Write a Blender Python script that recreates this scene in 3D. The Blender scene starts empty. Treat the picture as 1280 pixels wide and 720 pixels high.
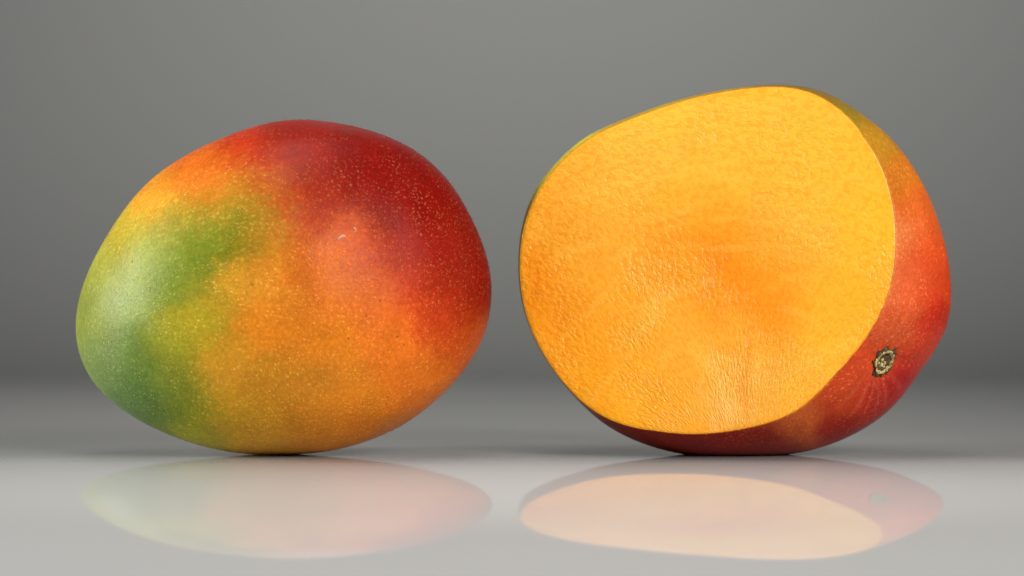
import bpy, bmesh, math, random
import numpy as np
from mathutils import Vector, noise
from mathutils.bvhtree import BVHTree

random.seed(4)
scene = bpy.context.scene
COL = scene.collection

# ------------------------------------------------------------------ camera
S = 0.000225            # metres covered by one photo pixel at the fruit
DIST = 0.90             # camera to fruit
HC = 208 * S            # camera height over the table where the fruit stands
cam_d = bpy.data.cameras.new('camera')
cam = bpy.data.objects.new('camera', cam_d)
COL.objects.link(cam)
cam.location = (0, -DIST, HC)
cam.rotation_euler = (math.radians(90), 0, 0)
cam_d.sensor_width = 36.0
cam_d.lens = 36.0 * DIST / (1280 * S)
cam_d.clip_start = 0.02
cam_d.clip_end = 30
cam_d.dof.use_dof = True
cam_d.dof.focus_distance = DIST - 0.022
cam_d.dof.aperture_fstop = 8
scene.camera = cam

# ------------------------------------------------------------------ world + lamps
world = bpy.data.worlds.new('World')
scene.world = world
world.use_nodes = True
bg = world.node_tree.nodes['Background']
bg.inputs[0].default_value = (0.95, 0.97, 1.0, 1)
bg.inputs[1].default_value = 0.03


def area(name, loc, aim, sx, sy, power, color=(1, 1, 1), spread=180):
    d = bpy.data.lights.new(name, 'AREA')
    d.shape = 'RECTANGLE'
    d.size, d.size_y = sx, sy
    d.energy = power
    d.color = color
    d.spread = math.radians(spread)
    o = bpy.data.objects.new(name, d)
    COL.objects.link(o)
    o.location = loc
    o.rotation_euler = (Vector(aim) - Vector(loc)).to_track_quat('-Z', 'Y').to_euler()
    return o


area('softbox_key', (0.60, -0.85, 0.55), (0, 0.02, 0.14), 0.62, 0.58, 2.75, (1.0, 0.98, 0.95), 58)
area('softbox_side', (-0.95, -0.08, 0.24), (-0.05, 0, 0.04), 0.20, 0.50, 5.8, (1.0, 0.985, 0.96), 120)
area('softbox_top', (-0.05, -0.02, 1.15), (0, -0.02, 0.0), 0.9, 0.45, 1.0, (1.0, 0.99, 0.97), 70)
area('backdrop_lamp', (0.05, 0.15, 1.25), (0.05, 1.10, 0.56), 0.45, 0.20, 5.2, (1.0, 0.99, 0.97), 64)

vs = scene.view_settings
vs.view_transform = 'Standard'
vs.look = 'None'
vs.exposure = 0.0
vs.gamma = 1.0
vs.use_curve_mapping = False


# ------------------------------------------------------------------ helpers
def lin(c):
    c = np.asarray(c, float) / 255.0
    return np.where(c <= 0.04045, c / 12.92, ((c + 0.055) / 1.055) ** 2.4)


def mesh_obj(name, verts, faces, mat, parent=None, smooth=True):
    me = bpy.data.meshes.new(name)
    me.from_pydata([tuple(v) for v in verts], [], faces)
    me.validate()
    if not name.startswith('scab'):
        b_ = bmesh.new(); b_.from_mesh(me); bmesh.ops.recalc_face_normals(b_, faces=b_.faces); b_.to_mesh(me); b_.free()
    if smooth:
        me.polygons.foreach_set('use_smooth', [True] * len(me.polygons))
    me.update()
    o = bpy.data.objects.new(name, me)
    COL.objects.link(o)
    if mat:
        me.materials.append(mat)
    if parent:
        o.parent = parent
    return o


def set_colors(o, name, cols):
    a = o.data.color_attributes.new(name, 'FLOAT_COLOR', 'POINT')
    buf = np.ones((len(o.data.vertices), 4), np.float32)
    buf[:, :3] = cols
    a.data.foreach_set('color', buf.ravel())


def tag(o, label=None, cat=None, group=None, kind=None):
    if label: o['label'] = label
    if cat: o['category'] = cat
    if group: o['group'] = group
    if kind: o['kind'] = kind
    return o


def wpos(px, py, y):
    """photo pixel -> world x, z at depth y"""
    k = S * (DIST + y) / DIST
    return (px - 640) * k, HC + (360 - py) * k


def radial(points, cx, cy, n, harm):
    """closed outline in photo pixels -> smooth radius for n angles (image y is flipped up)"""
    p = np.array(points, float)
    ang = np.arctan2(-(p[:, 1] - cy), p[:, 0] - cx) % (2 * np.pi)
    r = np.hypot(p[:, 0] - cx, p[:, 1] - cy)
    i = np.argsort(ang)
    ang, r = ang[i], r[i]
    m = 2048
    t = np.arange(m) / m * 2 * np.pi
    rr = np.interp(t, np.r_[ang - 2 * np.pi, ang, ang + 2 * np.pi], np.r_[r, r, r])
    f = np.fft.rfft(rr)
    k = np.arange(len(f))
    f *= np.exp(-(k / harm) ** 4)
    return f / m, np.fft.irfft(f, m)[(np.arange(n) * m / n).astype(int)] if m % n == 0 else \
        np.interp(np.arange(n) / n * 2 * np.pi, t, np.fft.irfft(f, m), period=2 * np.pi)


def rbf(ctrl, px, py, sigma):
    """smoothly blended skin colours from (px, py, r, g, b) samples"""
    c = np.array(ctrl, float)
    cols = lin(c[:, 2:5])
    out = np.zeros((len(px), 3))
    w = np.zeros(len(px))
    for (x, y), col in zip(c[:, :2], cols):
        g = np.exp(-((px - x) ** 2 + (py - y) ** 2) / (2 * sigma ** 2)) + 1e-9
        # a longer tail keeps the blend free of flat cells
        g += 0.02 * np.exp(-((px - x) ** 2 + (py - y) ** 2) / (2 * (2.4 * sigma) ** 2))
        out += g[:, None] * col
        w += g
    return out / w[:, None]


def fbm(v, scale, seed=0.0, oct=3):
    return np.array([noise.fractal(Vector((p[0] * scale + seed, p[1] * scale - seed, p[2] * scale + 2 * seed)),
                                   0.8, 2.0, oct) for p in v])


class NT:
    """small node-tree helper"""
    def __init__(self, name):
        self.mat = bpy.data.materials.new(name)
        self.mat.use_nodes = True
        self.t = self.mat.node_tree
        self.b = self.t.nodes['Principled BSDF']

    def n(self, kind, **props):
        nd = self.t.nodes.new(kind)
        ins = props.pop('ins', {})
        for k, v in props.items():
            setattr(nd, k, v)
        for k, v in ins.items():
            s = nd.inputs[k]
            if hasattr(v, 'is_output'):
                self.t.links.new(v, s)
            else:
                s.default_value = v
        return nd

    def link(self, a, b):
        self.t.links.new(a, b)

    def math(self, op, a, b=0.0, clamp=False):
        nd = self.n('ShaderNodeMath', operation=op, use_clamp=clamp, ins={0: a, 1: b})
        return nd.outputs[0]

    def mix(self, fac, a, b, blend='MIX'):
        nd = self.t.nodes.new('ShaderNodeMix')
        nd.data_type = 'RGBA'
        nd.blend_type = blend
        for k, v in ((0, fac), (6, a), (7, b)):
            if hasattr(v, 'is_output'):
                self.t.links.new(v, nd.inputs[k])
            else:
                nd.inputs[k].default_value = v
        return nd.outputs[2]

    def ramp(self, fac, a, b, lo=0.0, hi=1.0):
        nd = self.n('ShaderNodeMapRange', interpolation_type='SMOOTHSTEP',
                    ins={'Value': fac, 'From Min': a, 'From Max': b, 'To Min': lo, 'To Max': hi})
        return nd.outputs[0]


# ------------------------------------------------------------------ materials
def skin_material(name):
    m = NT(name)
    co = m.n('ShaderNodeTexCoord').outputs['Object']
    base = m.n('ShaderNodeVertexColor', layer_name='skin').outputs['Color']
    # soft blotches
    nz = m.n('ShaderNodeTexNoise', ins={'Vector': co, 'Scale': 95.0, 'Detail': 5.0, 'Roughness': 0.6})
    v1 = m.ramp(nz.outputs[0], 0.3, 0.7, 0.90, 1.08)
    col = m.mix(1.0, base, m.n('ShaderNodeCombineColor', ins={0: v1, 1: v1, 2: v1}).outputs[0], 'MULTIPLY')
    nz2 = m.n('ShaderNodeTexNoise', ins={'Vector': co, 'Scale': 1100.0, 'Detail': 3.0, 'Roughness': 0.7})
    v2 = m.ramp(nz2.outputs[0], 0.25, 0.75, 0.84, 1.14)
    col = m.mix(1.0, col, m.n('ShaderNodeCombineColor', ins={0: v2, 1: v2, 2: v2}).outputs[0], 'MULTIPLY')
    # lenticels: warped coordinates, two sizes
    wn = m.n('ShaderNodeTexNoise', ins={'Vector': co, 'Scale': 420.0, 'Detail': 2.0})
    off = m.n('ShaderNodeVectorMath', operation='SCALE', ins={0: wn.outputs['Color'], 'Scale': 0.0011})
    wc = m.n('ShaderNodeVectorMath', operation='ADD', ins={0: co, 1: off.outputs[0]}).outputs[0]
    va = m.n('ShaderNodeTexVoronoi', ins={'Vector': wc, 'Scale': 640.0, 'Randomness': 0.75})
    vb = m.n('ShaderNodeTexVoronoi', ins={'Vector': wc, 'Scale': 1100.0, 'Randomness': 1.0})
    da = m.ramp(va.outputs['Distance'], 0.10, 0.30, 1.0, 0.0)
    db = m.ramp(vb.outputs['Distance'], 0.14, 0.36, 0.75, 0.0)
    dots = m.math('MAXIMUM', da, db)
    pres = m.n('ShaderNodeTexNoise', ins={'Vector': co, 'Scale': 110.0, 'Detail': 4.0})
    dots = m.math('MULTIPLY', dots, m.ramp(pres.outputs[0], 0.34, 0.62, 0.22, 1.0))
    light = m.mix(1.0, m.mix(1.0, col, (1.3, 1.35, 1.4, 1), 'MULTIPLY'), (0.12, 0.085, 0.028, 1), 'ADD')
    col = m.mix(m.math('MULTIPLY', dots, 0.68), col, light)
    # a darker halo round the pale dots
    ha = m.ramp(va.outputs['Distance'], 0.36, 0.62, 0.0, 1.0)
    col = m.mix(m.math('MULTIPLY', ha, 0.16), col, m.mix(1.0, col, (0.72, 0.5, 0.4, 1), 'MULTIPLY'))
    # sparse dark specks
    vc = m.n('ShaderNodeTexVoronoi', ins={'Vector': wc, 'Scale': 230.0, 'Randomness': 1.0})
    sp = m.ramp(vc.outputs['Distance'], 0.05, 0.10, 1.0, 0.0)
    sp = m.math('MULTIPLY', sp, m.ramp(m.n('ShaderNodeTexNoise', ins={'Vector': co, 'Scale': 45.0}).outputs[0], 0.52, 0.66, 0.0, 0.6))
    col = m.mix(sp, col, (0.035, 0.022, 0.008, 1))
    m.link(col, m.b.inputs['Base Color'])
    # wax: roughness varies, lenticels a touch rougher
    r = m.ramp(nz.outputs[0], 0.25, 0.75, 0.30, 0.42)
    m.link(m.math('ADD', r, m.math('MULTIPLY', dots, 0.08)), m.b.inputs['Roughness'])
    m.b.inputs['IOR'].default_value = 1.45
    m.b.inputs['Specular IOR Level'].default_value = 0.12
    h = m.math('ADD', m.math('MULTIPLY', dots, 0.5), m.math('MULTIPLY', nz2.outputs[0], 0.55))
    h = m.math('SUBTRACT', h, m.math('MULTIPLY', sp, 0.6))
    bp = m.n('ShaderNodeBump', ins={'Height': h, 'Strength': 0.75, 'Distance': 0.00032})
    m.link(bp.outputs[0], m.b.inputs['Normal'])
    return m.mat


def flesh_material():
    m = NT('mango_flesh')
    co = m.n('ShaderNodeTexCoord').outputs['Object']
    fl = m.n('ShaderNodeAttribute', attribute_name='flow').outputs['Vector']
    base = m.n('ShaderNodeVertexColor', layer_name='flesh').outputs['Color']
    nz = m.n('ShaderNodeTexNoise', ins={'Vector': fl, 'Scale': 90.0, 'Detail': 6.0, 'Roughness': 0.62, 'Distortion': 0.6})
    v = m.ramp(nz.outputs[0], 0.28, 0.72, 0.0, 1.0)
    col = m.mix(m.math('MULTIPLY', v, 0.38), base, m.mix(1.0, base, (1.0, 0.80, 0.5, 1), 'MULTIPLY'))
    g1 = m.n('ShaderNodeTexNoise', ins={'Vector': fl, 'Scale': 800.0, 'Detail': 2.5, 'Roughness': 0.55, 'Distortion': 0.25})
    g2 = m.n('ShaderNodeTexNoise', ins={'Vector': fl, 'Scale': 2100.0, 'Detail': 2.0, 'Roughness': 0.6, 'Distortion': 0.8})
    worm = m.ramp(g1.outputs[0], 0.34, 0.66, 0.0, 1.0)
    gr = m.ramp(worm, 0.1, 0.6, 1.0, 0.0)
    col = m.mix(m.math('MULTIPLY', gr, 0.30), col, m.mix(1.0, col, (0.93, 0.62, 0.25, 1), 'MULTIPLY'))
    sv = m.n('ShaderNodeVectorMath', operation='MULTIPLY', ins={0: fl, 1: (0.13, 1.0, 1.0)}).outputs[0]
    s1 = m.n('ShaderNodeTexNoise', ins={'Vector': sv, 'Scale': 330.0, 'Detail': 3.0, 'Roughness': 0.55, 'Distortion': 0.5})
    fv = m.n('ShaderNodeVectorMath', operation='MULTIPLY', ins={0: fl, 1: (0.7, 0.12, 1.0)}).outputs[0]
    s2 = m.n('ShaderNodeTexNoise', ins={'Vector': fv, 'Scale': 420.0, 'Detail': 3.0, 'Roughness': 0.6, 'Distortion': 0.4})
    which = m.ramp(m.n('ShaderNodeTexNoise', ins={'Vector': co, 'Scale': 22.0, 'Detail': 1.0}).outputs[0], 0.42, 0.58)
    streak = m.n('ShaderNodeMix', data_type='FLOAT', ins={0: m.math('MULTIPLY', which, 0.3), 2: s1.outputs[0], 3: s2.outputs[0]}).outputs[0]
    pale = m.ramp(streak, 0.50, 0.74, 0.0, 0.20)
    col = m.mix(pale, col, (0.92, 0.55, 0.10, 1))
    m.link(col, m.b.inputs['Base Color'])
    area_n = m.n('ShaderNodeTexNoise', ins={'Vector': co, 'Scale': 38.0, 'Detail': 2.0})
    amt = m.ramp(area_n.outputs[0], 0.32, 0.62, 0.22, 0.95)
    h = m.math('ADD', m.math('MULTIPLY', worm, 0.8), m.math('MULTIPLY', g2.outputs[0], 0.6))
    h = m.math('ADD', m.math('MULTIPLY', h, amt), m.math('MULTIPLY', streak, 1.3))
    bp = m.n('ShaderNodeBump', ins={'Height': h, 'Strength': 0.9, 'Distance': 0.00021})
    m.link(bp.outputs[0], m.b.inputs['Normal'])
    m.link(m.ramp(nz.outputs[0], 0.3, 0.7, 0.17, 0.30), m.b.inputs['Roughness'])
    m.b.inputs['IOR'].default_value = 1.38
    m.b.inputs['Subsurface Weight'].default_value = 0.35
    m.b.inputs['Subsurface Radius'].default_value = (1.0, 0.5, 0.12)
    m.b.inputs['Subsurface Scale'].default_value = 0.0022
    return m.mat


def rough_material(name, c1, c2, scale, rough=0.8, bump=0.0003):
    m = NT(name)
    co = m.n('ShaderNodeTexCoord').outputs['Object']
    nz = m.n('ShaderNodeTexNoise', ins={'Vector': co, 'Scale': scale, 'Detail': 5.0, 'Roughness': 0.65})
    f = m.ramp(nz.outputs[0], 0.3, 0.7)
    m.link(m.mix(f, tuple(lin(c1)) + (1,), tuple(lin(c2)) + (1,)), m.b.inputs['Base Color'])
    m.b.inputs['Roughness'].default_value = rough
    bp = m.n('ShaderNodeBump', ins={'Height': nz.outputs[0], 'Strength': 0.7, 'Distance': bump})
    m.link(bp.outputs[0], m.b.inputs['Normal'])
    return m.mat


def table_material():
    m = NT('white_acrylic')
    co = m.n('ShaderNodeTexCoord').outputs['Object']
    nz = m.n('ShaderNodeTexNoise', ins={'Vector': co, 'Scale': 9.0, 'Detail': 4.0})
    m.link(m.mix(nz.outputs[0], (0.40, 0.40, 0.391, 1), (0.415, 0.415, 0.406, 1)), m.b.inputs['Base Color'])
    m.link(m.ramp(nz.outputs[0], 0.3, 0.7, 0.055, 0.075), m.b.inputs['Roughness'])
    m.b.inputs['IOR'].default_value = 2.4
    return m.mat


def backdrop_material():
    m = NT('grey_paper')
    co = m.n('ShaderNodeTexCoord').outputs['Object']
    nz = m.n('ShaderNodeTexNoise', ins={'Vector': co, 'Scale': 900.0, 'Detail': 4.0})
    m.link(m.mix(nz.outputs[0], (0.118, 0.119, 0.115, 1), (0.124, 0.125, 0.121, 1)), m.b.inputs['Base Color'])
    m.b.inputs['Roughness'].default_value = 0.9
    return m.mat


M_SKIN = skin_material('mango_skin')
M_FLESH = flesh_material()
M_TABLE = table_material()
M_BACK = backdrop_material()
M_CRUST = rough_material('stem_crust', (26, 18, 9), (98, 66, 30), 1100, 0.85)
M_RING = rough_material('stem_ring', (112, 92, 46), (206, 188, 122), 1400, 0.6)
M_NUB = rough_material('stem_nub', (120, 100, 44), (214, 200, 140), 1500, 0.6)
M_SCAB = rough_material('pale_scab', (172, 136, 98), (216, 188, 150), 2500, 0.55, 0.0001)

# ------------------------------------------------------------------ setting
# Acrylic table: level behind the fruit, rolling over towards the front.
def table_profile():
    pts = []
    for y in np.linspace(0.70, 0.0, 40)[:-1]:
        pts.append((y, 0.0))
    s, y, z, phi = 0.0, 0.0, 0.0, 0.0
    ds = 0.001
    pts.append((0.0, 0.0))
    while s < 0.30:
        s += ds
        phi = min(phi + ds * 4.3 * min(1.0, s / 0.03), math.radians(84))
        y -= ds * math.cos(phi)
        z -= ds * math.sin(phi)
        if int(round(s / ds)) % 2 == 0:
            pts.append((y, z))
    return pts


def sheet(name, prof, x0, x1, nx, thick, mat):
    n = len(prof)
    nor = []
    for i in range(n):
        a = Vector(prof[max(i - 1, 0)]); b = Vector(prof[min(i + 1, n - 1)])
        d = (b - a).normalized()
        nor.append((d.y, -d.x))
    verts, faces = [], []
    for side in (0, 1):
        for i, (y, z) in enumerate(prof):
            ny, nz_ = nor[i]
            for k in range(nx + 1):
                x = x0 + (x1 - x0) * k / nx
                verts.append((x, y - side * thick * ny, z - side * thick * nz_))
    w = nx + 1
    off = n * w
    for i in range(n - 1):
        for k in range(nx):
            a = i * w + k
            faces.append((a, a + w, a + w + 1, a + 1))
            faces.append((off + a, off + a + 1, off + a + w + 1, off + a + w))
    for i in range(n - 1):
        for k in (0, nx):
            a = i * w + k
            q = (a, off + a, off + a + w, a + w)
            faces.append(q if k == 0 else q[::-1])
    for i in (0, n - 1):
        for k in range(nx):
            a = i * w + k
            q = (a, a + 1, off + a + 1, off + a)
            faces.append(q if i == 0 else q[::-1])
    return mesh_obj(name, verts, faces, mat)


prof = table_profile()
table = sheet('table', prof, -0.75, 0.75, 8, 0.006, M_TABLE)
tag(table, 'glossy white acrylic table sheet rolling over at its front edge', kind='structure')
bm = bmesh.new(); bm.from_mesh(table.data); bmesh.ops.recalc_face_normals(bm, faces=bm.faces)
bm.to_mesh(table.data); bm.free()


def backdrop_profile():
    pts = [(0.60, -0.012), (0.66, -0.012)]
    R = 0.40
    for a in np.linspace(0, math.pi / 2, 24):
        pts.append((0.70 + R * math.sin(a), -0.012 + R * (1 - math.cos(a))))
    pts.append((1.10, 2.4))
    return pts


backdrop = sheet('backdrop', backdrop_profile()[::-1], -1.3, 1.3, 4, 0.001, M_BACK)
tag(backdrop, 'plain grey paper backdrop curving up behind the table', kind='structure')
bm = bmesh.new(); bm.from_mesh(backdrop.data); bmesh.ops.recalc_face_normals(bm, faces=bm.faces)
bm.to_mesh(backdrop.data); bm.free()

# ------------------------------------------------------------------ whole mango
OUT1 = [(105.5, 360), (144, 282), (184, 230.6), (214, 206.6), (259, 182.7), (303.5, 163.5), (338, 153), (372, 149.5),
        (400, 151), (426, 155), (474, 167), (512.5, 184), (544.5, 208), (570, 238.6), (592.4, 280), (608.4, 318.5), (614, 353),
        (613.6, 385), (604, 421.6), (583, 460), (555, 490), (513.6, 525), (475.4, 545), (433.7, 558), (404, 564.5), (374.7, 567.5),
        (350, 568), (320, 567.5), (288, 564.5), (260.5, 558.5), (229.3, 549), (191, 533), (149.4, 508.4), (114.7, 475.4), (101, 444),
        (95.8, 402.5), (98.5, 378)]
CX1, CY1 = 360.0, 362.0
SKIN1 = [(370, 155, 135, 20, 10), (300, 185, 172, 36, 16), (240, 200, 195, 84, 22), (200, 230, 208, 134, 32),
         (440, 200, 118, 9, 5), (520, 220, 112, 14, 10), (480, 250, 118, 9, 5), (420, 260, 136, 25, 9),
         (330, 220, 178, 45, 18), (350, 190, 135, 23, 10), (280, 240, 203, 99, 28), (220, 270, 210, 154, 43),
         (160, 290, 178, 156, 44), (300, 290, 92, 111, 22), (330, 265, 113, 108, 25), (260, 310, 103, 123, 34),
         (200, 320, 138, 154, 62), (140, 330, 142, 146, 58), (170, 380, 140, 158, 84), (116, 400, 126, 136, 56),
         (230, 350, 106, 128, 39), (270, 400, 172, 153, 36), (305, 355, 191, 142, 38), (150, 450, 118, 138, 82),
         (118, 450, 98, 116, 48), (200, 440, 87, 115, 34), (180, 500, 80, 107, 59), (220, 510, 74, 100, 31),
         (260, 520, 130, 134, 21), (240, 470, 113, 123, 30), (300, 450, 201, 138, 36), (350, 330, 218, 133, 36),
         (400, 320, 204, 93, 24), (350, 400, 218, 125, 30), (430, 350, 208, 112, 32), (440, 300, 198, 84, 24),
         (500, 310, 129, 18, 8), (560, 330, 123, 16, 8), (590, 300, 115, 14, 7), (600, 370, 123, 15, 8),
         (540, 390, 206, 72, 26), (590, 430, 190, 84, 24), (480, 380, 208, 101, 36), (500, 430, 218, 112, 26),
         (420, 430, 214, 121, 26), (400, 470, 195, 123, 28), (350, 480, 191, 128, 28), (300, 520, 200, 148, 28),
         (450, 500, 206, 121, 26), (530, 480, 208, 108, 24), (400, 545, 197, 123, 24), (330, 550, 196, 140, 28),
         (470, 535, 193, 108, 19), (560, 270, 112, 11, 5), (570, 400, 142, 26, 8), (250, 545, 148, 142, 30),
         (310, 280, 78, 104, 17), (285, 300, 85, 111, 21), (320, 302, 94, 110, 21), (265, 330, 98, 121, 31), (345, 300, 203, 128, 34),
         (340, 248, 191, 84, 24), (300, 252, 200, 148, 38), (260, 272, 158, 142, 37), (240, 292, 108, 124, 31), (180, 470, 78, 108, 33),
         (150, 490, 82, 109, 59), (240, 430, 148, 144, 32), (330, 340, 208, 138, 36), (460, 230, 129, 12, 6), (400, 180, 142, 18, 9),
         (400, 230, 136, 25, 10), (550, 300, 138, 18, 8), (390, 272, 180, 54, 18), (480, 325, 176, 52, 20), (520, 360, 176, 45, 18), (460, 340, 204, 88, 30), (330, 285, 122, 123, 25), (545, 360, 144, 35, 14), (260, 220, 201, 106, 28), (520, 260, 129, 12, 6)]


def whole_mango():
    nph, nb = 512, 340
    F, _ = radial(OUT1, CX1, CY1, nph, 16)
    ph = np.arange(nph) / nph * 2 * np.pi
    depth = 0.0435
    verts = []
    r0 = F[0].real
    nmax = 26
    ks = np.arange(1, nmax)
    E = np.exp(1j * np.outer(ks, ph))                       # harmonics
    cx, cz = wpos(CX1, CY1, 0)
    rows = np.linspace(-np.pi / 2, np.pi / 2, nb + 1)
    for b in rows[1:-1]:
        w = np.cos(b) ** np.minimum(ks, 7)
        rho = r0 + 2 * np.real((F[1:nmax, None] * w[:, None] * E).sum(0))
        rho = rho * S * np.cos(b)
        y = np.sin(b) * depth * (1 - 0.05 * np.cos(ph - 0.3) * np.cos(b))
        verts.append(np.c_[cx + rho * np.cos(ph), y, cz + rho * np.sin(ph)])
    V = np.concatenate(verts)
    V = np.r_[V, [[cx, -depth, cz], [cx, depth, cz]]]
    c = np.array([cx, 0, cz])
    # gentle lumps, fading out at the outline so that the fruit keeps its traced shape
    d = fbm(V, 34, 3.1, 2)
    N = (V - c) / np.linalg.norm(V - c, axis=1)[:, None]
    V = V + N * (d * 0.0011 * np.abs(N[:, 1]) ** 0.7)[:, None]
    n1 = len(rows) - 2
    faces = []
    for i in range(n1 - 1):
        for j in range(nph):
            k = (j + 1) % nph
            faces.append((i * nph + j, i * nph + k, (i + 1) * nph + k, (i + 1) * nph + j))
    s, e = n1 * nph, n1 * nph + 1
    for j in range(nph):
        k = (j + 1) % nph
        faces.append((s, k, j))
        faces.append((e, (n1 - 1) * nph + j, (n1 - 1) * nph + k))
    o = mesh_obj('whole_mango', V, faces, M_SKIN)
    # skin colours run round the fruit, with wandering borders
    px = V[:, 0] / S + 640
    py = 360 - (V[:, 2] - HC) / S
    px = px + 9 * fbm(V, 45, 7.7) + 7 * fbm(V, 240, 2.2) + 7 * fbm(V, 620, 4.4, 2)
    py = py + 9 * fbm(V, 45, 1.3) + 7 * fbm(V, 240, 5.9) + 7 * fbm(V, 620, 8.8, 2)
    set_colors(o, 'skin', rbf(SKIN1, px, py, 22))
    return o


mango1 = whole_mango()
tag(mango1, 'whole uncut mango, green, orange and red skin, standing on the glossy table', 'mango')


def scab(px, py, path, width, parent, bvh):
    """a tiny raised crescent of pale dried skin lying on the peel"""
    org = Vector(cam.location)
    def hit(x, y):
        wx, wz = wpos(x, y, 0)
        h = bvh.ray_cast(org, (Vector((wx, 0, wz)) - org).normalized())
        return (h[0], h[1]) if h[1].dot(org - h[0]) > 0 else (h[0], -h[1])
    rings, faces = [], []
    verts = []
    n = 12
    for i in range(n + 1):
        t = i / n
        f = t * (len(path) - 1)
        a = min(int(f), len(path) - 2)
        u = f - a
        x = px + path[a][0] * (1 - u) + path[a + 1][0] * u
        y = py + path[a][1] * (1 - u) + path[a + 1][1] * u
        d = Vector((path[a + 1][0] - path[a][0], path[a + 1][1] - path[a][1])).normalized()
        w = width * math.sin(math.pi * (0.08 + 0.84 * t)) ** 0.6 * (0.85 + 0.3 * random.random())
        for k in range(7):
            q = k / 6 * 2 - 1
            p, nn = hit(x - d.y * w * q, y + d.x * w * q)
            verts.append(p + nn * (0.00038 * (1 - q * q) * math.sin(math.pi * t) ** 0.5 - 0.00004))
    for i in range(n):
        for k in range(6):
            a = i * 7 + k
            faces.append((a, a + 1, a + 8, a + 7))
    return mesh_obj('scab', verts, faces, M_SCAB, parent)


def bvh_of(o):
    me = o.data
    return BVHTree.FromPolygons([v.co.copy() for v in me.vertices], [tuple(p.vertices) for p in me.polygons])


bv1 = bvh_of(mango1)
scab(428, 296.5, [(-5.5, 3), (-3, 0), (0.5, -2), (4, -0.5)], 1.5, mango1, bv1)
scab(444, 287, [(-1.5, -3), (0, 0), (0.6, 3)], 1.1, mango1, bv1)

# ------------------------------------------------------------------ cut mango
OUT2 = [(920, 111), (869, 120), (820.6, 134), (779, 150), (733.8, 170), (695.6, 203), (667.8, 239.4), (652, 284.5), (648.2, 333),
        (653, 380.6), (670, 427.5), (694, 466), (723, 501), (759, 532.3), (795.3, 551), (831.5, 563), (871, 569.5), (920, 571),
        (954, 570.5), (983, 568), (1026, 559), (1066, 543), (1098.5, 523), (1127.4, 496), (1141, 476), (1160, 449),
        (1178, 420), (1187, 388), (1188, 362.5), (1184.7, 328), (1174, 284.4), (1157, 239), (1132.6, 197.6), (1108, 168),
        (1073.6, 142), (1039, 119.5), (1004, 109), (969.4, 106.7), (943, 107.6)]
CUT2 = [(920, 113.5), (869, 123.7), (820.6, 139), (779, 154.3), (740.7, 172), (700.8, 205), (674.7, 240), (657.4, 284), (651, 333),
        (652.5, 358), (660.7, 398.6), (677.5, 438.4), (702, 472.7), (724.7, 498), (748.4, 514.2), (781, 528.7), (820.6, 538.8),
        (856.8, 542.4), (893, 541.5), (936, 534), (972, 525), (1001, 510.5), (1019, 496), (1037, 474.4), (1059, 452.7),
        (1080.5, 425.7), (1098.6, 395), (1113, 362.5), (1118.4, 330), (1120, 300), (1118.5, 270), (1110, 229), (1094.4, 190.7),
        (1073.6, 163), (1049.3, 140.3), (1025, 123), (1000.7, 112.5), (969, 109.2), (943, 110.5)]
CX2, CY2 = 895.0, 338.0
SKIN2 = [(1060, 130, 132, 108, 26), (1030, 116, 128, 98, 24), (1100, 170, 168, 118, 28), (1130, 215, 188, 106, 28), (1150, 260, 200, 88, 28),
         (1125, 290, 216, 122, 66), (1170, 320, 202, 70, 28), (1140, 350, 204, 80, 40), (1180, 400, 172, 32, 14),  # first sample: pinkish sheen put into the peel colour beside the cut
         (1120, 410, 198, 80, 36), (1150, 430, 178, 50, 28), (1085, 450, 188, 64, 28), (1060, 490, 176, 60, 24),
         (1100, 500, 150, 30, 24), (1140, 470, 150, 26, 26), (1050, 540, 132, 19, 14), (980, 560, 120, 19, 12),
         (1000, 528, 178, 82, 34), (900, 555, 129, 19, 8), (800, 545, 125, 21, 8), (740, 510, 125, 27, 8),
         (680, 440, 140, 76, 26), (650, 350, 170, 116, 36), (655, 280, 188, 164, 52), (700, 200, 190, 180, 60),  # left and upper edge lightened in colour to offset weak light there
         (800, 140, 156, 136, 44), (900, 113, 146, 122, 38), (980, 108, 116, 90, 26), (1110, 340, 212, 108, 58), (1180, 350, 196, 60, 24),
         (1160, 290, 200, 76, 28)]
FLESH2 = [(700, 250, 252, 182, 60), (665, 350, 244, 158, 36), (680, 400, 246, 160, 36), (740, 470, 250, 172, 42),
          (800, 500, 252, 182, 50), (860, 520, 252, 176, 46), (960, 150, 253, 194, 58), (1050, 190, 253, 192, 52),
          (1105, 280, 253, 196, 48), (1070, 380, 253, 188, 48), (1000, 470, 253, 190, 60), (900, 310, 250, 164, 36),
          (935, 375, 250, 160, 32), (850, 300, 252, 174, 46), (780, 310, 253, 184, 64), (800, 200, 253, 194, 66),
          (930, 450, 252, 176, 44), (890, 470, 253, 192, 78), (1000, 300, 253, 190, 60), (880, 220, 253, 192, 60),
          (780, 400, 252, 178, 50), (850, 420, 253, 186, 62)]


def cut_plane_y(x, z):
    xc, zc = wpos(CX2, CY2, 0)
    return -0.0185 - 0.195 * (x - xc) + 0.125 * (z - zc)


def plane_point(px, py):
    y = -0.02
    for _ in range(8):
        x, z = wpos(px, py, y)
        y = cut_plane_y(x, z)
    return np.array([*wpos(px, py, y)[:1], y, wpos(px, py, y)[1]])


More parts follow.
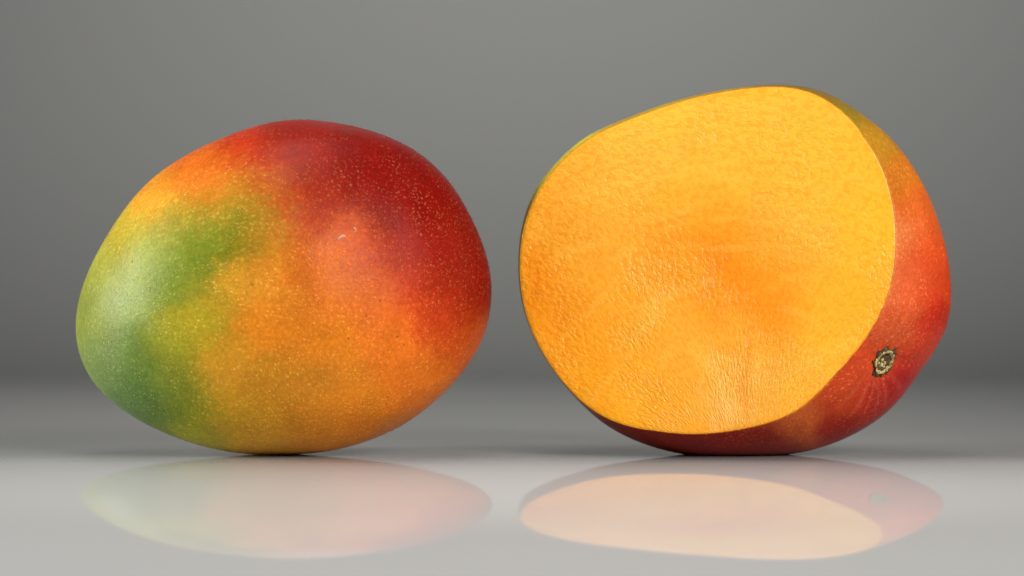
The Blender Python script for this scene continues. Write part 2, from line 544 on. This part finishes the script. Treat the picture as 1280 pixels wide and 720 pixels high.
NPH = 512
_, RW = radial(OUT2, CX2, CY2, NPH, 22)
_, RQ = radial(CUT2, CX2, CY2, NPH, 13)
GAP = RW - RQ
RQ = RW - np.maximum(0.9, GAP * (0.35 + 0.65 * np.clip(GAP / 20, 0, 1)))
PH = np.arange(NPH) / NPH * 2 * np.pi
PC = plane_point(CX2, CY2)
DY2 = 0.047                                   # half depth behind the widest section
XC2, ZC2 = wpos(CX2, CY2, 0)
PN = -np.array([0.195, 1.0, -0.125]); PN /= np.linalg.norm(PN)   # outward normal of the cut face


def q_ring(inset_px):
    return np.array([plane_point(CX2 + (r - inset_px) * math.cos(a), CY2 - (r - inset_px) * math.sin(a))
                     for r, a in zip(RQ, PH)])


def body_rings(shrink, nfront, nback):
    """rings from the cut edge to the widest section and on to the back pole"""
    Q = q_ring(0)
    qr = np.hypot(Q[:, 0] - XC2, Q[:, 2] - ZC2)
    qa = np.arctan2(Q[:, 2] - ZC2, Q[:, 0] - XC2)
    W = np.interp(qa % (2 * np.pi), PH, RW * S, period=2 * np.pi)
    d = -Q[:, 1]
    ratio = np.clip(qr / W, 0.2, 0.9985)
    D = d / np.sqrt(1 - ratio ** 2)
    rings = []
    for i in range(nfront + 1):
        t = i / nfront
        dl = d * (1 - t)
        rho = W * np.sqrt(1 - (dl / D) ** 2)
        rings.append(np.c_[XC2 + rho * np.cos(qa), -dl, ZC2 + rho * np.sin(qa)])
    for i in range(1, nback):
        a = i / nback * np.pi / 2
        rings.append(np.c_[XC2 + W * np.cos(a) ** 0.92 * np.cos(qa), np.full(NPH, DY2 * math.sin(a)), ZC2 + W * math.cos(a) ** 0.92 * np.sin(qa)])
    rings = np.array(rings)
    if shrink:
        c = np.array([XC2, 0.0, ZC2])
        v = rings - c
        L = np.linalg.norm(v, axis=2, keepdims=True)
        rings = c + v * (1 - shrink / L)
    return rings


SCAR_PX = (1104, 452)


def cut_mango():
    root = bpy.data.objects.new('cut_mango', None)
    COL.objects.link(root)
    root.location = (XC2, 0, 0)
    root.empty_display_size = 0.02
    off = np.array([XC2, 0, 0])
    # ---- peel
    rings = body_rings(0, 70, 60)
    edge_in = q_ring(1.0)
    inner = edge_in - PN * 0.004
    allr = np.concatenate([inner[None], edge_in[None], rings])
    V = allr.reshape(-1, 3)
    n = len(allr)
    V = np.r_[V, [[XC2, DY2, ZC2]]]
    # hollow round the stem scar
    sx, sz = wpos(SCAR_PX[0], SCAR_PX[1], -0.012)
    body = slice(2 * NPH, len(V))
    P = V[body]
    # scar position on the peel: closest by projected pixel
    ppx = (P[:, 0]) / (S * (DIST + P[:, 1]) / DIST) + 640
    ppy = 360 - (P[:, 2] - HC) / (S * (DIST + P[:, 1]) / DIST)
    front = P[:, 1] < 0.0
    dist2 = (ppx - SCAR_PX[0]) ** 2 + (ppy - SCAR_PX[1]) ** 2 + np.where(front, 0, 1e6)
    sc = P[np.argmin(dist2)].copy()
    nrm = sc - np.array([XC2, 0.008, ZC2]); nrm /= np.linalg.norm(nrm)
    dd = np.linalg.norm(P - sc, axis=1)
    away = np.clip(np.linalg.norm(P - (sc + 0), axis=1), 0, 1)
    P -= nrm * (0.0026 * np.exp(-(dd / 0.0085) ** 2))[:, None]
    # shallow folds radiating from the scar
    t1 = np.cross(nrm, [0, 1, 0]); t1 /= np.linalg.norm(t1)
    t2 = np.cross(nrm, t1)
    aa = np.arctan2((P - sc) @ t2, (P - sc) @ t1)
    fold = np.sin(aa * 7 + 0.8) * 0.6 + np.sin(aa * 13 + 2.0) * 0.4
    P += nrm * (0.00022 * fold * np.exp(-((dd - 0.010) / 0.007) ** 2))[:, None]
    # uneven surface
    lump = fbm(P, 40, 5.5, 2)
    rad = P - np.array([XC2, 0.0, ZC2]); rad /= np.linalg.norm(rad, axis=1)[:, None]
    fade = np.clip((P[:, 1] + 0.0) / 0.01, 0, 1)
    P += rad * (lump * 0.0005 * fade)[:, None]
    V[body] = P
    faces = []
    for i in range(n - 1):
        for j in range(NPH):
            k = (j + 1) % NPH
            faces.append((i * NPH + j, i * NPH + k, (i + 1) * NPH + k, (i + 1) * NPH + j))
    e = n * NPH
    for j in range(NPH):
        faces.append((e, (n - 1) * NPH + j, (n - 1) * NPH + (j + 1) % NPH))
    peel = mesh_obj('peel', V - off, faces, M_SKIN, root)
    px = V[:, 0] / (S * (DIST + V[:, 1]) / DIST) + 640
    py = 360 - (V[:, 2] - HC) / (S * (DIST + V[:, 1]) / DIST)
    px = px + 9 * fbm(V, 70, 7.7) + 6 * fbm(V, 190, 2.2)
    py = py + 9 * fbm(V, 70, 1.3) + 6 * fbm(V, 190, 5.9)
    cols = rbf(SKIN2, px, py, 17)
    # pale streaks fanning from the stem scar
    dV = np.linalg.norm(V - sc, axis=1)
    aV = np.arctan2((V - sc) @ t2, (V - sc) @ t1)
    st = np.clip(np.sin(aV * 23 + 1.5 * np.sin(aV * 5)), 0, 1) ** 2 * np.exp(-((dV - 0.011) / 0.006) ** 2)
    st *= 0.14 * np.clip(np.sin(aV * 2 + 0.6) * 0.7 + 0.5, 0, 1)
    cols = cols * (1 - st[:, None]) + lin((240, 150, 110)) * st[:, None]
    cut_edge = lin((214, 142, 26))
    cols[:2 * NPH] = cut_edge
    cols[2 * NPH:3 * NPH] = 0.75 * cols[2 * NPH:3 * NPH] + 0.25 * cut_edge
    set_colors(peel, 'skin', cols)

    # ---- flesh: the cut face and, under the peel, the rest of the body
    ncap = 170
    base = q_ring(0.9)
    centre = PC
    cap = []
    for i in range(ncap):
        t = 1 - (i / ncap)
        cap.append(centre + (base - centre) * t)
    cap = np.array(cap)                         # outer edge first
    C = cap.reshape(-1, 3)
    tt = np.repeat(1 - np.arange(ncap) / ncap, NPH)
    edge = np.tile(np.linalg.norm(base - centre, axis=1), ncap) * (1 - tt)   # metres from the edge
    cpx = C[:, 0] / (S * (DIST + C[:, 1]) / DIST) + 640
    cpy = 360 - (C[:, 2] - HC) / (S * (DIST + C[:, 1]) / DIST)
    h = 0.00005 - 0.00012 * np.exp(-edge / 0.0006)                       # rounded down at the peel
    u, v = cpx - CX2, cpy - CY2
    soft = np.clip(edge / 0.006, 0, 1)
    h += soft * 0.00042 * fbm(np.c_[cpx * 0.0102, cpy * 0.0102, cpx * 0], 1.0, 3.0, 2)
    # shallow hollow left where the stone was close
    h -= 0.0013 * np.exp(-(((u - 20) * 0.8 + v * 0.25) / 95) ** 2 - ((v - 10 - 0.2 * u) / 70) ** 2)

    def ridge(x0, y0, x1, y1, amp, wid):
        dx, dy = x1 - x0, y1 - y0
        L = math.hypot(dx, dy)
        s = ((cpx - x0) * dx + (cpy - y0) * dy) / L
        q = ((cpx - x0) * -dy + (cpy - y0) * dx) / L + 3 * np.sin(s / 19 + x0)
        env = np.clip(s / 15, 0, 1) * np.clip((L - s) / 15, 0, 1)
        return 0.13 * amp * np.exp(-(q / wid) ** 2) * env
    h += ridge(937, 395, 929, 530, -0.00045, 4)
    h += ridge(947, 440, 938, 528, 0.00030, 3.5)
    h += ridge(905, 470, 912, 527, 0.00035, 4)
    h += ridge(920, 475, 922, 530, -0.0004, 5)
    h += ridge(862, 440, 915, 492, 0.00040, 9)
    h += ridge(880, 430, 935, 470, -0.00030, 8)
    h += ridge(870, 300, 975, 410, -0.0005, 16)
    h += ridge(1040, 330, 985, 420, -0.00018, 4)
    h += ridge(1060, 420, 985, 470, 0.00025, 9)
    h += ridge(760, 310, 860, 262, 0.00030, 12)
    h += ridge(720, 215, 728, 250, -0.0003, 6)
    h += ridge(690, 330, 790, 400, 0.00025, 14)
    C = C + PN * h[:, None]
    rings2 = body_rings(0.0012, 20, 30)
    rr = rings2[2:].reshape(-1, 3)
    df = np.linalg.norm(rr - sc, axis=1)
    rr = rr - nrm * (0.0040 * np.exp(-(df / 0.0095) ** 2))[:, None]
    VV = np.r_[C, [centre - PN * 0.0002 + PN * h[-NPH:].mean()], rr, [[XC2, DY2 - 0.0012, ZC2]]]
    faces = []
    for i in range(ncap - 1):
        for j in range(NPH):
            k = (j + 1) % NPH
            faces.append((i * NPH + j, (i + 1) * NPH + j, (i + 1) * NPH + k, i * NPH + k))
    cidx = ncap * NPH
    for j in range(NPH):
        faces.append((cidx, (ncap - 1) * NPH + (j + 1) % NPH, (ncap - 1) * NPH + j))
    b0 = cidx + 1
    nb = len(rings2) - 2
    for j in range(NPH):
        k = (j + 1) % NPH
        faces.append((j, k, b0 + k, b0 + j))
    for i in range(nb - 1):
        for j in range(NPH):
            k = (j + 1) % NPH
            faces.append((b0 + i * NPH + j, b0 + i * NPH + k, b0 + (i + 1) * NPH + k, b0 + (i + 1) * NPH + j))
    e = b0 + nb * NPH
    for j in range(NPH):
        faces.append((e, b0 + (nb - 1) * NPH + j, b0 + (nb - 1) * NPH + (j + 1) % NPH))
    flesh = mesh_obj('flesh', VV - off, faces, M_FLESH, root)
    fx = VV[:, 0] / (S * (DIST + VV[:, 1]) / DIST) + 640
    fy = 360 - (VV[:, 2] - HC) / (S * (DIST + VV[:, 1]) / DIST)
    wob = fbm(VV, 55, 9.1)
    cols = rbf(FLESH2, fx + 18 * wob, fy - 18 * wob, 40) * np.array([0.92, 0.835, 0.82])
    gl = np.clip((fx - 650) / 470 + (540 - fy) / 430, 0, 2) / 2      # tint graded into the flesh colour to offset the key light's brightening
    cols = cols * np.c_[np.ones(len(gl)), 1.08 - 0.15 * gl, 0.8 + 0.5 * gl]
    def stroke(x0, y0, x1, y1, wid):
        dx, dy = x1 - x0, y1 - y0
        L = math.hypot(dx, dy)
        a_ = ((fx - x0) * dx + (fy - y0) * dy) / L
        q = ((fx - x0) * -dy + (fy - y0) * dx) / L + 2.5 * np.sin(a_ / 17 + x0) + 3 * wob
        return np.exp(-(q / wid) ** 2) * np.clip(a_ / 20, 0, 1) * np.clip((L - a_) / 20, 0, 1)
    palef = np.zeros(len(VV))
    for x0, y0, x1, y1, wd, am in ((855, 432, 918, 498, 7, 0.4), (903, 468, 909, 535, 4, 0.5), (921, 470, 925, 535, 3, 0.3), (950, 430, 938, 535, 4, 0.25),
                                   (1075, 415, 975, 478, 8, 0.35), (700, 250, 830, 215, 9, 0.3), (690, 320, 770, 300, 8, 0.3), (760, 330, 850, 280, 8, 0.25),
                                   (980, 300, 1060, 210, 7, 0.2), (790, 420, 850, 360, 8, 0.25), (905, 527, 925, 530, 6, 0.5), (890, 440, 935, 455, 6, 0.3)):
        palef = np.maximum(palef, (0.7 if y1 > 500 else 0.5) * am * stroke(x0, y0, x1, y1, wd))
    amber = np.zeros(len(VV))
    for x0, y0, x1, y1, wd, am in ((790, 305, 900, 300, 11, 0.55), (860, 285, 985, 425, 24, 0.6), (935, 380, 932, 540, 4, 0.6), (946, 470, 940, 535, 2.5, 0.5),
                                   (1045, 330, 985, 430, 5, 0.25), (880, 320, 905, 420, 20, 0.4), (670, 290, 665, 420, 10, 0.4)):
        amber = np.maximum(amber, am * stroke(x0, y0, x1, y1, wd))
    cols = cols * (1 - amber[:, None]) + cols * np.array([0.97, 0.80, 0.5]) * amber[:, None]
    cols = cols * (1 - palef[:, None]) + lin((250, 208, 96)) * palef[:, None]
    rim = np.zeros(len(VV)); rim[:len(edge)] = np.exp(-(edge / 0.0016) ** 2) * 0.3
    cols = cols * (1 - rim[:, None]) + lin((240, 165, 26)) * rim[:, None]
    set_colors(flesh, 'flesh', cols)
    # fibre direction: grain coordinates bent in a fan so that the grain flows across the face
    gx, gy = (fx - 930) * S, (fy - 600) * S
    rr_ = np.hypot(gx, gy)
    an = np.arctan2(gx, -gy)
    swirl = 0.35 * np.sin(rr_ * 70) + 0.5 * wob
    flow = np.c_[an * 0.062 + 0.0012 * swirl, rr_ * 0.72, VV[:, 1] * 0.0]
    a = flesh.data.attributes.new('flow', 'FLOAT_VECTOR', 'POINT')
    a.data.foreach_set('vector', flow.astype(np.float32).ravel())

    # ---- stem scar, sunk in the hollow
    bvh = bvh_of(peel)
    org = Vector(cam.location) - Vector(off)

    def hit(x, y):
        wx, wz = wpos(x, y, 0)
        p = Vector((wx, 0, wz)) - Vector(off)
        r = bvh.ray_cast(org, (p - org).normalized())
        return (r[0], r[1]) if r[1].dot(org - r[0]) > 0 else (r[0], -r[1])
    c0, n0 = hit(*SCAR_PX)
    up = Vector((0.42, 0, 0.9)); up = (up - n0 * up.dot(n0)).normalized()
    rt = up.cross(n0).normalized()
    if rt.x < 0: rt = -rt
    def surf(a, r):
        """point on the peel at polar place round the scar"""
        p = c0 + rt * (r * math.cos(a)) + up * (r * math.sin(a))
        hh = bvh.find_nearest(p)
        return hh[0]
    rng = random.Random(11)
    NA = 40
    def loop(ra, rb, jit, lift):
        out = []
        for i in range(NA):
            a = 2 * math.pi * i / NA
            r = 1 / math.sqrt((math.cos(a) / ra) ** 2 + (math.sin(a) / rb) ** 2)
            r *= 1 + jit * (rng.random() - 0.5) * 2
            out.append(surf(a, r) + n0 * lift)
        return out
    def loft(loops, close=True):
        verts = [v for l in loops for v in l]
        faces = []
        for i in range(len(loops) - 1):
            for j in range(NA):
                k = (j + 1) % NA
                faces.append((i * NA + j, i * NA + k, (i + 1) * NA + k, (i + 1) * NA + j))
        if close:
            cc = sum(loops[-1], Vector()) / NA
            verts.append(cc)
            m = len(verts) - 1
            for j in range(NA):
                faces.append(((len(loops) - 1) * NA + j, (len(loops) - 1) * NA + (j + 1) % NA, m))
        return verts, faces
    mm = 0.00088
    v, f = loft([loop(4.1 * mm, 5.6 * mm, 0.24, -0.2 * mm), loop(3.7 * mm, 5.0 * mm, 0.2, 0.25 * mm),
                 loop(3.2 * mm, 4.3 * mm, 0.12, 0.55 * mm), loop(2.6 * mm, 3.5 * mm, 0.08, 0.3 * mm),
                 loop(1.9 * mm, 2.6 * mm, 0.1, 0.1 * mm), loop(1.0 * mm, 1.4 * mm, 0.1, 0.06 * mm)])
    scar = mesh_obj('stem_scar', v, f, M_CRUST, root)
    v, f = loft([loop(3.1 * mm, 4.2 * mm, 0.16, 0.3 * mm), loop(2.85 * mm, 3.9 * mm, 0.15, 0.95 * mm),
                 loop(2.5 * mm, 3.5 * mm, 0.15, 0.85 * mm), loop(2.3 * mm, 3.2 * mm, 0.16, 0.15 * mm)], False)
    mesh_obj('corky_ring', v, f, M_RING, scar)
    # torn remnants of the stalk inside the ring
    for (a, r, w, hgt) in ((-1.6, 1.2, 0.75, 0.9), (-0.5, 0.6, 0.6, 1.2), (2.6, 0.8, 0.55, 0.7), (-2.5, 1.7, 0.5, 0.6), (-0.9, 1.7, 0.5, 0.7)):
        b = surf(a, r * mm)
        vs_, fs_ = [], []
        for ring in range(4):
            q = ring / 3
            for i in range(8):
                an_ = i / 8 * 2 * math.pi
                rad_ = w * mm * (1 - 0.65 * q ** 1.5) * (0.8 + 0.4 * rng.random())
                vs_.append(b + rt * (rad_ * math.cos(an_)) + up * (1.3 * rad_ * math.sin(an_)) + n0 * (hgt * mm * (q - 0.2)))
        for ring in range(3):
            for i in range(8):
                k = (i + 1) % 8
                fs_.append((ring * 8 + i, ring * 8 + k, ring * 8 + 8 + k, ring * 8 + 8 + i))
        fs_.append(tuple(range(24, 32)))
        mesh_obj('stalk_remnant', vs_, fs_, M_NUB, scar)
    # the small dark torn point leaving the scar
    b0_, b1_ = surf(1.45, 4.4 * mm), surf(1.25, 7.0 * mm)
    d = (b1_ - b0_); sd = d.normalized().cross(n0)
    vs_ = []
    for i in range(6):
        q = i / 5
        w = 0.7 * mm * (1 - q) ** 0.8 + 0.05 * mm
        c = b0_ + d * q
        c = bvh.find_nearest(c)[0]
        vs_ += [c - sd * w - n0 * 0.05 * mm, c + n0 * (0.35 * mm * (1 - q) + 0.05 * mm), c + sd * w - n0 * 0.05 * mm]
    fs_ = []
    for i in range(5):
        for k in range(2):
            a_ = i * 3 + k
            fs_.append((a_, a_ + 1, a_ + 4, a_ + 3))
    mesh_obj('torn_tip', vs_, fs_, M_CRUST, scar)
    return root


mango2 = cut_mango()
tag(mango2, 'cut mango showing its yellow orange flesh, red peel and stem scar', 'mango')
